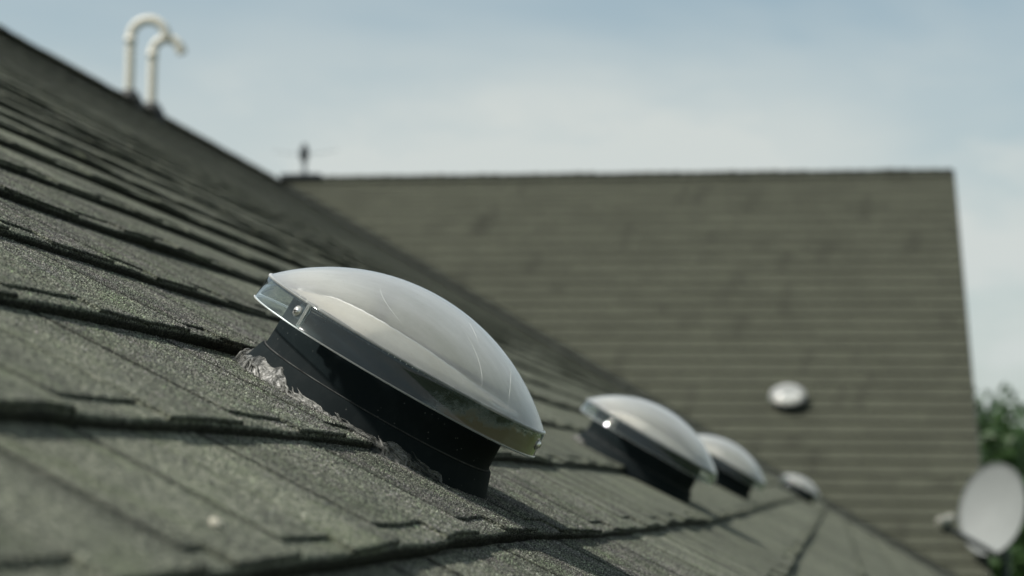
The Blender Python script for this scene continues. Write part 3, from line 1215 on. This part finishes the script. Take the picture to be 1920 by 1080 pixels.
sky1 = make_skylight()
tag(sky1, 'largest and nearest dome skylight in sharp focus with smeared sealant round its black base', 'skylight', 'domed skylights on the roofs')
SPOTS = [
    (MAIN, (-0.358, 4.2, -0.006), 'second dome skylight, blurred, overlapping the smaller dome behind it', 1.0, 0.3),
    (MAIN, (-0.340, 6.7, -0.016), 'third dome skylight, partly hidden by the larger dome in front', 1.0, 1.1),
    (MAIN, (-0.215, 14.6, -0.036), 'smallest dome skylight, down by the valley of the two roofs', 1.0, 2.0),
    (WING, None, 'round pale dome skylight alone on the far roof slope facing the viewer', 1.08, 0.9),
]
copies = []
for mt, loc, lab, sc, rz in SPOTS:
    c = dup(sky1, lab)
    if loc is None:
        wp = Vector((-0.437, 18.96, 0.711 + CZ))
        l = WING.inverted() @ wp
        loc = (l.x, l.y, 0.0)
    c.matrix_world = mt @ Matrix.Translation(loc) @ Matrix.Rotation(rz * 0.2, 4, 'Z') @ Matrix.Scale(sc, 4)
    copies.append(c)
sky1.matrix_world = MAIN @ Matrix.Translation((-0.397, 1.937, 0))
# what only the nearest one shows: the algae stain, scratches, the smeared sealant
for ch in sky1.children:
    if ch.name.startswith('skirt') and 'lip' not in ch.name:
        ch.data = ch.data.copy()
        ch.data.materials[0] = M_BANDS


def on_dome(x, y, lift=0.0002):
    Rr = (RT * RT + HD * HD) / (2 * HD)
    return Vector((x, y, NT + math.sqrt(max(Rr * Rr - x * x - y * y, 0)) - (Rr - HD) + lift))


for pts in ([(0.008, -0.115), (-0.012, -0.105), (-0.030, -0.088), (-0.038, -0.07)],
            [(0.045, -0.06), (0.07, -0.075), (0.086, -0.088), (0.092, -0.1)],
            [(0.118, -0.075), (0.105, -0.05), (0.093, -0.02)],
            [(0.062, -0.055), (0.04, -0.03)]):
    cf_x = np.polyfit(np.linspace(0, 1, len(pts)), [q[0] for q in pts], min(2, len(pts) - 1))
    cf_y = np.polyfit(np.linspace(0, 1, len(pts)), [q[1] for q in pts], min(2, len(pts) - 1))
    fine = [on_dome(float(np.polyval(cf_x, f)), float(np.polyval(cf_y, f)), 0.0001) for f in np.linspace(0, 1, 24)]
    bm = bmesh.new()
    tube(bm, fine, [0.00008 * (0.2 + math.sin(PI * i / (len(fine) - 1))) for i in range(len(fine))], 6)
    bm_obj('scratch', bm, M_SCR, sky1)


def fbm(p, oct=4):
    a, t = 1.0, 0.0
    for _ in range(oct):
        t += a * mnoise.noise(p)
        p = p * 2.03
        a *= 0.55
    return t


def sealant(root, cu0, cy0, a0, a1, seed, dz=0.0, tongue=None):
    """a smeared bead: from the granules up on to the turret, ragged at both edges, folded and lumpy"""
    rs = random.Random(seed)
    nt_, nv_ = 620, 26
    so = Vector((seed * 3.1, seed * 1.7, seed))
    bm = bmesh.new()
    rows = []
    for i in range(nt_ + 1):
        t = i / nt_
        a = math.radians(a0 + (a1 - a0) * t)
        dirv = Vector((math.cos(a), math.sin(a), 0))
        arc = dirv * 0.13
        n1 = fbm(arc * 28 + so, 2)
        n2 = fbm(arc * 70 + so * 2, 2)
        n3 = fbm(arc * 45 + so * 5, 2)
        end = min(1.0, t * 26, (1 - t) * 26)
        up = (0.0070 + 0.0055 * n1 + 0.003 * max(0, n2) ** 2 + 0.005 * max(0, n3)) * end
        up = max(0.0008, up * (0.55 + 0.9 * max(0, fbm(arc * 14 + so * 7, 2) + 0.35)))
        ou = (0.005 + 0.0040 * n3 + 0.0035 * n2) * end
        if tongue:
            for ta, tw, tl in tongue:
                ou += tl * math.exp(-((math.degrees(a) - ta) / tw) ** 2)
        ou = max(0.0008, ou)
        row = []
        for j in range(nv_ + 1):
            v = j / nv_
            r_t = 0.1255
            if v < 0.5:                                # on the turret wall
                f = 1 - v / 0.5
                zt = up * f
                wall = np.interp(zt + 0.010, [0.0, 0.004, 0.016, 0.0285, 0.033, 0.05], [0.1325, 0.1315, 0.1255, 0.1215, 0.1175, 0.1164])
                r = float(wall)
                z = zt + 0.010
                nrm = Vector((dirv.x, dirv.y, 0.35)).normalized()
            else:
                f = (v - 0.5) / 0.5
                r = 0.1285 + ou * f
                z = 0.010
                nrm = Vector((dirv.x * 0.3, dirv.y * 0.3, 1)).normalized()
            p = Vector((dirv.x * r, dirv.y * r, z))
            if v >= 0.5:
                u, y = cu0 - p.x, cy0 + p.y
                k = 1 + int(u > float(course_edge(2, np.array([y]))[0]))
                p.z = float(surf(k, np.array([u]), np.array([y]))[0]) + TT * 0.7 - dz
                if f < 0.3:
                    p.z = p.z * f / 0.3 + 0.010 * (1 - f / 0.3)
            al = math.radians(18 + 60 * v)
            nrm = Vector((dirv.x * math.cos(al), dirv.y * math.cos(al), math.sin(al)))
            w = math.sin(PI * v) ** 0.6 * end
            fold = 1 - abs(mnoise.noise(Vector((p.x * 80, p.y * 80, p.z * 60)) + so * 3)) * 2
            lump = fbm(p * 85 + so * 4, 3)
            fine = fbm(p * 260 + so * 6, 2)
            th = w * (0.0013 + 0.0017 * max(-0.6, lump) + 0.0013 * max(0, fold) ** 2 + 0.0007 * fine)
            row.append(bm.verts.new(p + nrm * (th + 0.0002)))
        rows.append(row)
    for A, B in zip(rows, rows[1:]):
        for j in range(nv_):
            bm.faces.new((A[j], A[j + 1], B[j + 1], B[j]))
    # smeared strands that trail along the bead and over the granules
    for i in range(int(64 * (a1 - a0) / 140)):
        t = rs.random()
        ad = a0 + (a1 - a0) * t
        span = rs.uniform(5, 20)
        lift = rs.uniform(-0.001, 0.006) if rs.random() < 0.85 else rs.uniform(0.005, 0.011)
        drift = rs.uniform(-0.008, 0.012)
        n = 12
        pts, rr = [], []
        big = rs.uniform(0.0005, 0.0015)
        for k in range(n):
            f = k / (n - 1)
            aa = math.radians(min(a1 + 3, ad + span * f))
            z = 0.011 + lift * (1 - f) + 0.0012 * math.sin(f * 9 + i)
            wall = float(np.interp(z, [0.0, 0.004, 0.016, 0.0285, 0.033, 0.05], [0.1335, 0.1315, 0.1255, 0.1215, 0.1178, 0.1166]))
            r = max(wall + 0.0004, wall + drift * f)
            p = Vector((r * math.cos(aa), r * math.sin(aa), z))
            if r > 0.133:
                u, y = cu0 - p.x, cy0 + p.y
                kk = 1 + int(u > float(course_edge(2, np.array([y]))[0]))
                p.z = float(surf(kk, np.array([u]), np.array([y]))[0]) + TT + 0.0006 - dz
            pts.append(p)
            rr.append(big * (0.25 + math.sin(PI * f) * rs.uniform(0.6, 1.2)))
        tube(bm, pts, rr, 8)
    return bm_obj('sealant', bm, M_SEAL, root)


sealant(sky1, 0.397, 1.937, 168, 316, 4, 0.0, [(304, 4.5, 0.017), (294, 3, 0.007), (285, 3, 0.006), (256, 4, 0.004), (203, 5, 0.005)])
sealant(copies[0], 0.358, 4.2, 165, 215, 9, -0.006)

# ------------------------------------------------------------------ gooseneck vent pipes on the ridge


def gooseneck(u, y, rise, rad, label, sweep=200, rot=0.0):
    base = MAIN @ Vector((-u, y, 0))
    root = empty('vent_pipe', Matrix.Translation(base) @ Matrix.Rotation(rot, 4, 'Z'))
    tag(root, label, 'vent pipe', 'gooseneck vent pipes on the ridge')
    r = 0.039
    pts = [(0, 0, -0.1), (0, 0, rise * 0.5), (0, 0, rise)]
    for i in range(1, 25):
        a = math.radians(sweep) * i / 24
        pts.append((rad - rad * math.cos(a), 0, rise + rad * math.sin(a)))
    a = math.radians(sweep)
    d = Vector((math.sin(a), 0, math.cos(a)))
    e = Vector(pts[-1])
    pts.append(tuple(e + d * 0.05))
    bm = bmesh.new()
    tube(bm, pts, r, 28, cap=False)
    tube(bm, pts[::-1], r - 0.006, 28, cap=False)
    bm_obj('pipe', bm, M_PIPE, root)
    bm = bmesh.new()
    tube(bm, [e + d * -0.015, e + d * 0.052], r + 0.006, 28, cap=False)
    tube(bm, [e + d * 0.052, e + d * -0.015], r + 0.0005, 28, cap=False)
    bm_obj('socket', bm, M_PIPE, root)
    bm = bmesh.new()
    tube(bm, [(0, 0, rise - 0.05), (0, 0, rise + 0.01)], r + 0.006, 28)
    bm_obj('coupling', bm, M_PIPE, root)
    bm = bmesh.new()
    lathe(bm, [(0.13, -0.08), (0.115, -0.01), (0.082, 0.045), (0.062, 0.078), (r + 0.001, 0.083)], 40)
    bm_obj('boot', bm, M_RUB, root)
    return root


gooseneck(RU - 0.02, 17.2, 0.53, 0.15, 'left of the two pale gooseneck pipes, the taller one', 165, 0.1)
gooseneck(RU - 0.04, 17.74, 0.52, 0.122, 'right of the two pale gooseneck pipes, the shorter one with its open end showing', 158, 0.15)

# ------------------------------------------------------------------ small mast on the far ridge
root = empty('roof_antenna', Matrix.Translation((-5.585, J.y, J.z + 0.03)))
tag(root, 'small dark headed mast standing on the far ridge near the roof corner', 'antenna')
bm = bmesh.new()
box(bm, (-0.24, -0.10, -0.04), (0.20, 0.10, 0.010))
bmesh.ops.bevel(bm, geom=bm.edges, offset=0.008, segments=2, affect='EDGES')
bm_obj('base_plate', bm, M_DARK, root, smooth=False)
bm = bmesh.new()
lathe(bm, [(0.048, 0.0), (0.044, 0.03), (0.03, 0.045), (0.026, 0.17)], 24)
bm_obj('post', bm, M_POST, root)
bm = bmesh.new()
lathe(bm, [(0.0, 0.345), (0.02, 0.342), (0.034, 0.31), (0.046, 0.28), (0.05, 0.22), (0.042, 0.175), (0.03, 0.16), (0.0, 0.16)], 28)
bm_obj('head', bm, M_DARK, root)
for sx in (-1, 1):
    bm = bmesh.new()
    tube(bm, [(sx * 0.04, 0, 0.23), (sx * 0.2, 0.02, 0.245), (sx * 0.36, 0.03, 0.275)], [0.003, 0.0028, 0.002], 10)
    bm_obj('rod', bm, M_DARK, root)

# ------------------------------------------------------------------ satellite dish on a mast at the wing's gable wall
LEAN = 16
DC = Vector((1.18, 17.3, CZ - 0.165))
dn = Vector((-0.60, -0.72, 0.36)).normalized()         # where it looks
dz = (Vector((0, 0, 1)) - dn * dn.z).normalized()
dx = dz.cross(dn).normalized()
DM = Matrix((dx, dz, dn)).transposed().to_4x4()
DM = DM @ Matrix.Rotation(math.radians(LEAN), 4, 'Z')
DM.translation = DC
dish = empty('satellite_dish', Matrix.Translation((1.29, 17.42, CZ - 1.05)))
tag(dish, 'pale grey oval satellite dish on a mast beside the far gable end', 'satellite dish')
bm = bmesh.new()
prof = []
for i in range(15):
    f = i / 14
    prof.append((f, -0.075 + 0.075 * f * f))
prof += [(1.0, 0.004), (1.012, 0.004), (1.014, -0.008), (1.0, -0.010)]
prof += [(f / 14, -0.083 + 0.075 * (f / 14) ** 2) for f in range(13, -1, -1)]
lathe(bm, prof, 72)
for v in bm.verts:
    v.co = Vector((v.co.x * 0.300, v.co.y * 0.385, v.co.z))
bmesh.ops.transform(bm, matrix=DM, verts=bm.verts)


def place_d(o):
    bpy.context.view_layer.update()
    return under(o, dish)


place_d(bm_obj('reflector', bm, M_DISH))
bm = bmesh.new()
lo = DM @ Vector((0.0, -0.385, -0.01))
hi = DM @ Vector((0.02, -0.36, 0.47)) + Vector((-0.11, 0, 0.01))
tube(bm, [lo + (lo - hi) * 0.12, lo, hi], 0.024, 12)
place_d(bm_obj('feed_arm', bm, M_DARK))
bm = bmesh.new()
c = hi + Vector((0, 0, 0.05))
aim = (DM @ Vector((0, -0.03, 0)) - c).normalized()
q = aim.to_track_quat('Z', 'Y').to_matrix().to_4x4()
q.translation = c
lathe(bm, [(0.0, -0.085), (0.03, -0.085), (0.034, -0.07), (0.034, -0.005), (0.024, 0.005), (0.024, 0.03), (0.042, 0.045), (0.044, 0.07), (0.0, 0.073)], 24)
bmesh.ops.transform(bm, matrix=q, verts=bm.verts)
lnb = bm_obj('feed_horn', bm, M_HORN)
place_d(lnb)
bm = bmesh.new()
tube(bm, [hi + Vector((0, 0, -0.035)), hi + Vector((0, 0, 0.03))], 0.03, 12)
place_d(bm_obj('feed_clamp', bm, M_DARK))
bm = bmesh.new()
bk = DM @ Vector((0, -0.05, -0.13))
mast_top = Vector((1.30, 17.45, bk.z + 0.08))
tube(bm, [(XV - 0.10, 17.45, CZ - 1.25), (1.22, 17.45, CZ - 1.25), (1.28, 17.45, CZ - 1.20), (1.30, 17.45, CZ - 1.10), tuple(mast_top)], 0.024, 16)
place_d(bm_obj('mast', bm, M_DARK))
bm = bmesh.new()
tube(bm, [DM @ Vector((0, -0.05, -0.075)), bk, Vector((1.30, 17.45, bk.z))], 0.035, 12)
place_d(bm_obj('bracket', bm, M_DARK))
bm = bmesh.new()
box(bm, (XV - 0.159, 17.39, CZ - 1.36), (XV - 0.14, 17.51, CZ - 1.14))
tube(bm, [(XV - 0.15, 17.45, CZ - 1.25), (XV - 0.095, 17.45, CZ - 1.25)], 0.03, 12)
place_d(bm_obj('wall_plate', bm, M_DARK, smooth=False))

# ------------------------------------------------------------------ pebble lying on the near shingles
bm = bmesh.new()
bmesh.ops.create_icosphere(bm, subdivisions=3, radius=0.0032)
for v in bm.verts:
    k = 1 + 0.22 * mnoise.noise(v.co * 260)
    v.co = Vector((v.co.x * 1.2 * k, v.co.y * k, v.co.z * 0.75 * k))
peb = bm_obj('pebble', bm, M_PEB)
uu, yy = 0.251, 1.027
peb.matrix_world = MAIN @ Matrix.Translation((-uu, yy, float(surf(1, np.array([uu]), np.array([yy]))[0]) + TT + 0.0018))
tag(peb, 'tiny pale pebble lying on the blurred shingles in the lower left foreground', 'pebble')

# ------------------------------------------------------------------ ground
bm = bmesh.new()
bmesh.ops.create_grid(bm, x_segments=40, y_segments=40, size=1500)
g = bm_obj('ground', bm, M_GRASS)
tag(g, 'lawn around the house', kind='structure')

# ------------------------------------------------------------------ tree beyond the gable


def leaf_mat():
    m, t, b, o = new_mat('broad_leaves')
    at = t.nodes.new('ShaderNodeAttribute')
    at.attribute_name = 'tone'
    r = ramp(t, [(0.0, (0.014, 0.036, 0.009)), (1.0, (0.052, 0.115, 0.024))])
    t.links.new(at.outputs['Fac'], r.inputs['Fac'])
    t.links.new(r.outputs['Color'], b.inputs['Base Color'])
    b.inputs['Roughness'].default_value = 0.6
    tl = N(t, 'ShaderNodeBsdfTranslucent')
    t.links.new(r.outputs['Color'], tl.inputs['Color'])
    mx = N(t, 'ShaderNodeMixShader', Fac=0.2)
    t.links.new(b.outputs[0], mx.inputs[1])
    t.links.new(tl.outputs[0], mx.inputs[2])
    t.links.new(mx.outputs[0], o.inputs['Surface'])
    return m


M_LEAF = leaf_mat()


def tree(x, y, top, rad, label, seed):
    rs = np.random.RandomState(seed)
    root = empty('leafy_tree', Matrix.Translation((x, y, 0)))
    tag(root, label, 'tree')
    bm = bmesh.new()
    tube(bm, [(0, 0, -0.1), (0.05, 0, 0.9), (-0.05, 0.05, 2.0), (0.1, 0, top * 0.75)], [0.24, 0.18, 0.14, 0.04], 14)
    for k in range(9):
        a = k * 2.4
        z = 1.3 + 0.22 * k
        tube(bm, [(0, 0, z), (math.cos(a) * rad * 0.35, math.sin(a) * rad * 0.35, z + 0.5), (math.cos(a) * rad * 0.75, math.sin(a) * rad * 0.75, z + 0.9)], [0.09, 0.055, 0.015], 8)
    bm_obj('trunk', bm, M_BARK, root)
    cz = top - rad * 0.92
    cl = []
    while len(cl) < 340:                                # clumps of leaves through the crown
        p = rs.uniform(-1, 1, 3)
        d = np.linalg.norm(p)
        if d > 1 or d < 0.35:
            continue
        cl.append((p * rad * np.array([1, 1, 0.92]) * rs.uniform(0.86, 1.05), rs.uniform(0.3, 0.6), rs.uniform(0, 0.5)))
    V, F, T = [], [], []
    n = 0
    for c, r, tb in cl:
        for _ in range(190):
            d = rs.randn(3)
            d /= np.linalg.norm(d)
            p = c + d * r * rs.uniform(0.3, 1.6)
            a = rs.randn(3)
            a /= np.linalg.norm(a)
            b = np.cross(a, d)
            b /= np.linalg.norm(b) + 1e-9
            s = rs.uniform(0.06, 0.12)
            V += [p - a * s, p + b * s * 0.5, p + a * s, p - b * s * 0.5]
            F.append((n, n + 1, n + 2, n + 3))
            T += [min(1, tb + rs.uniform(0, 0.5))] * 4
            n += 4
    me = bpy.data.meshes.new('crown')
    me.from_pydata([tuple(v) for v in V], [], F)
    at = me.attributes.new('tone', 'FLOAT', 'POINT')
    at.data.foreach_set('value', np.array(T, np.float32))
    o = mesh_obj('crown', me, M_LEAF, root)
    o.location = (0, 0, cz)
    return root


tree(1.0, 34.0, CZ + 1.45, 3.0, 'dense dark green leafy tree rising behind the far gable end', 3)
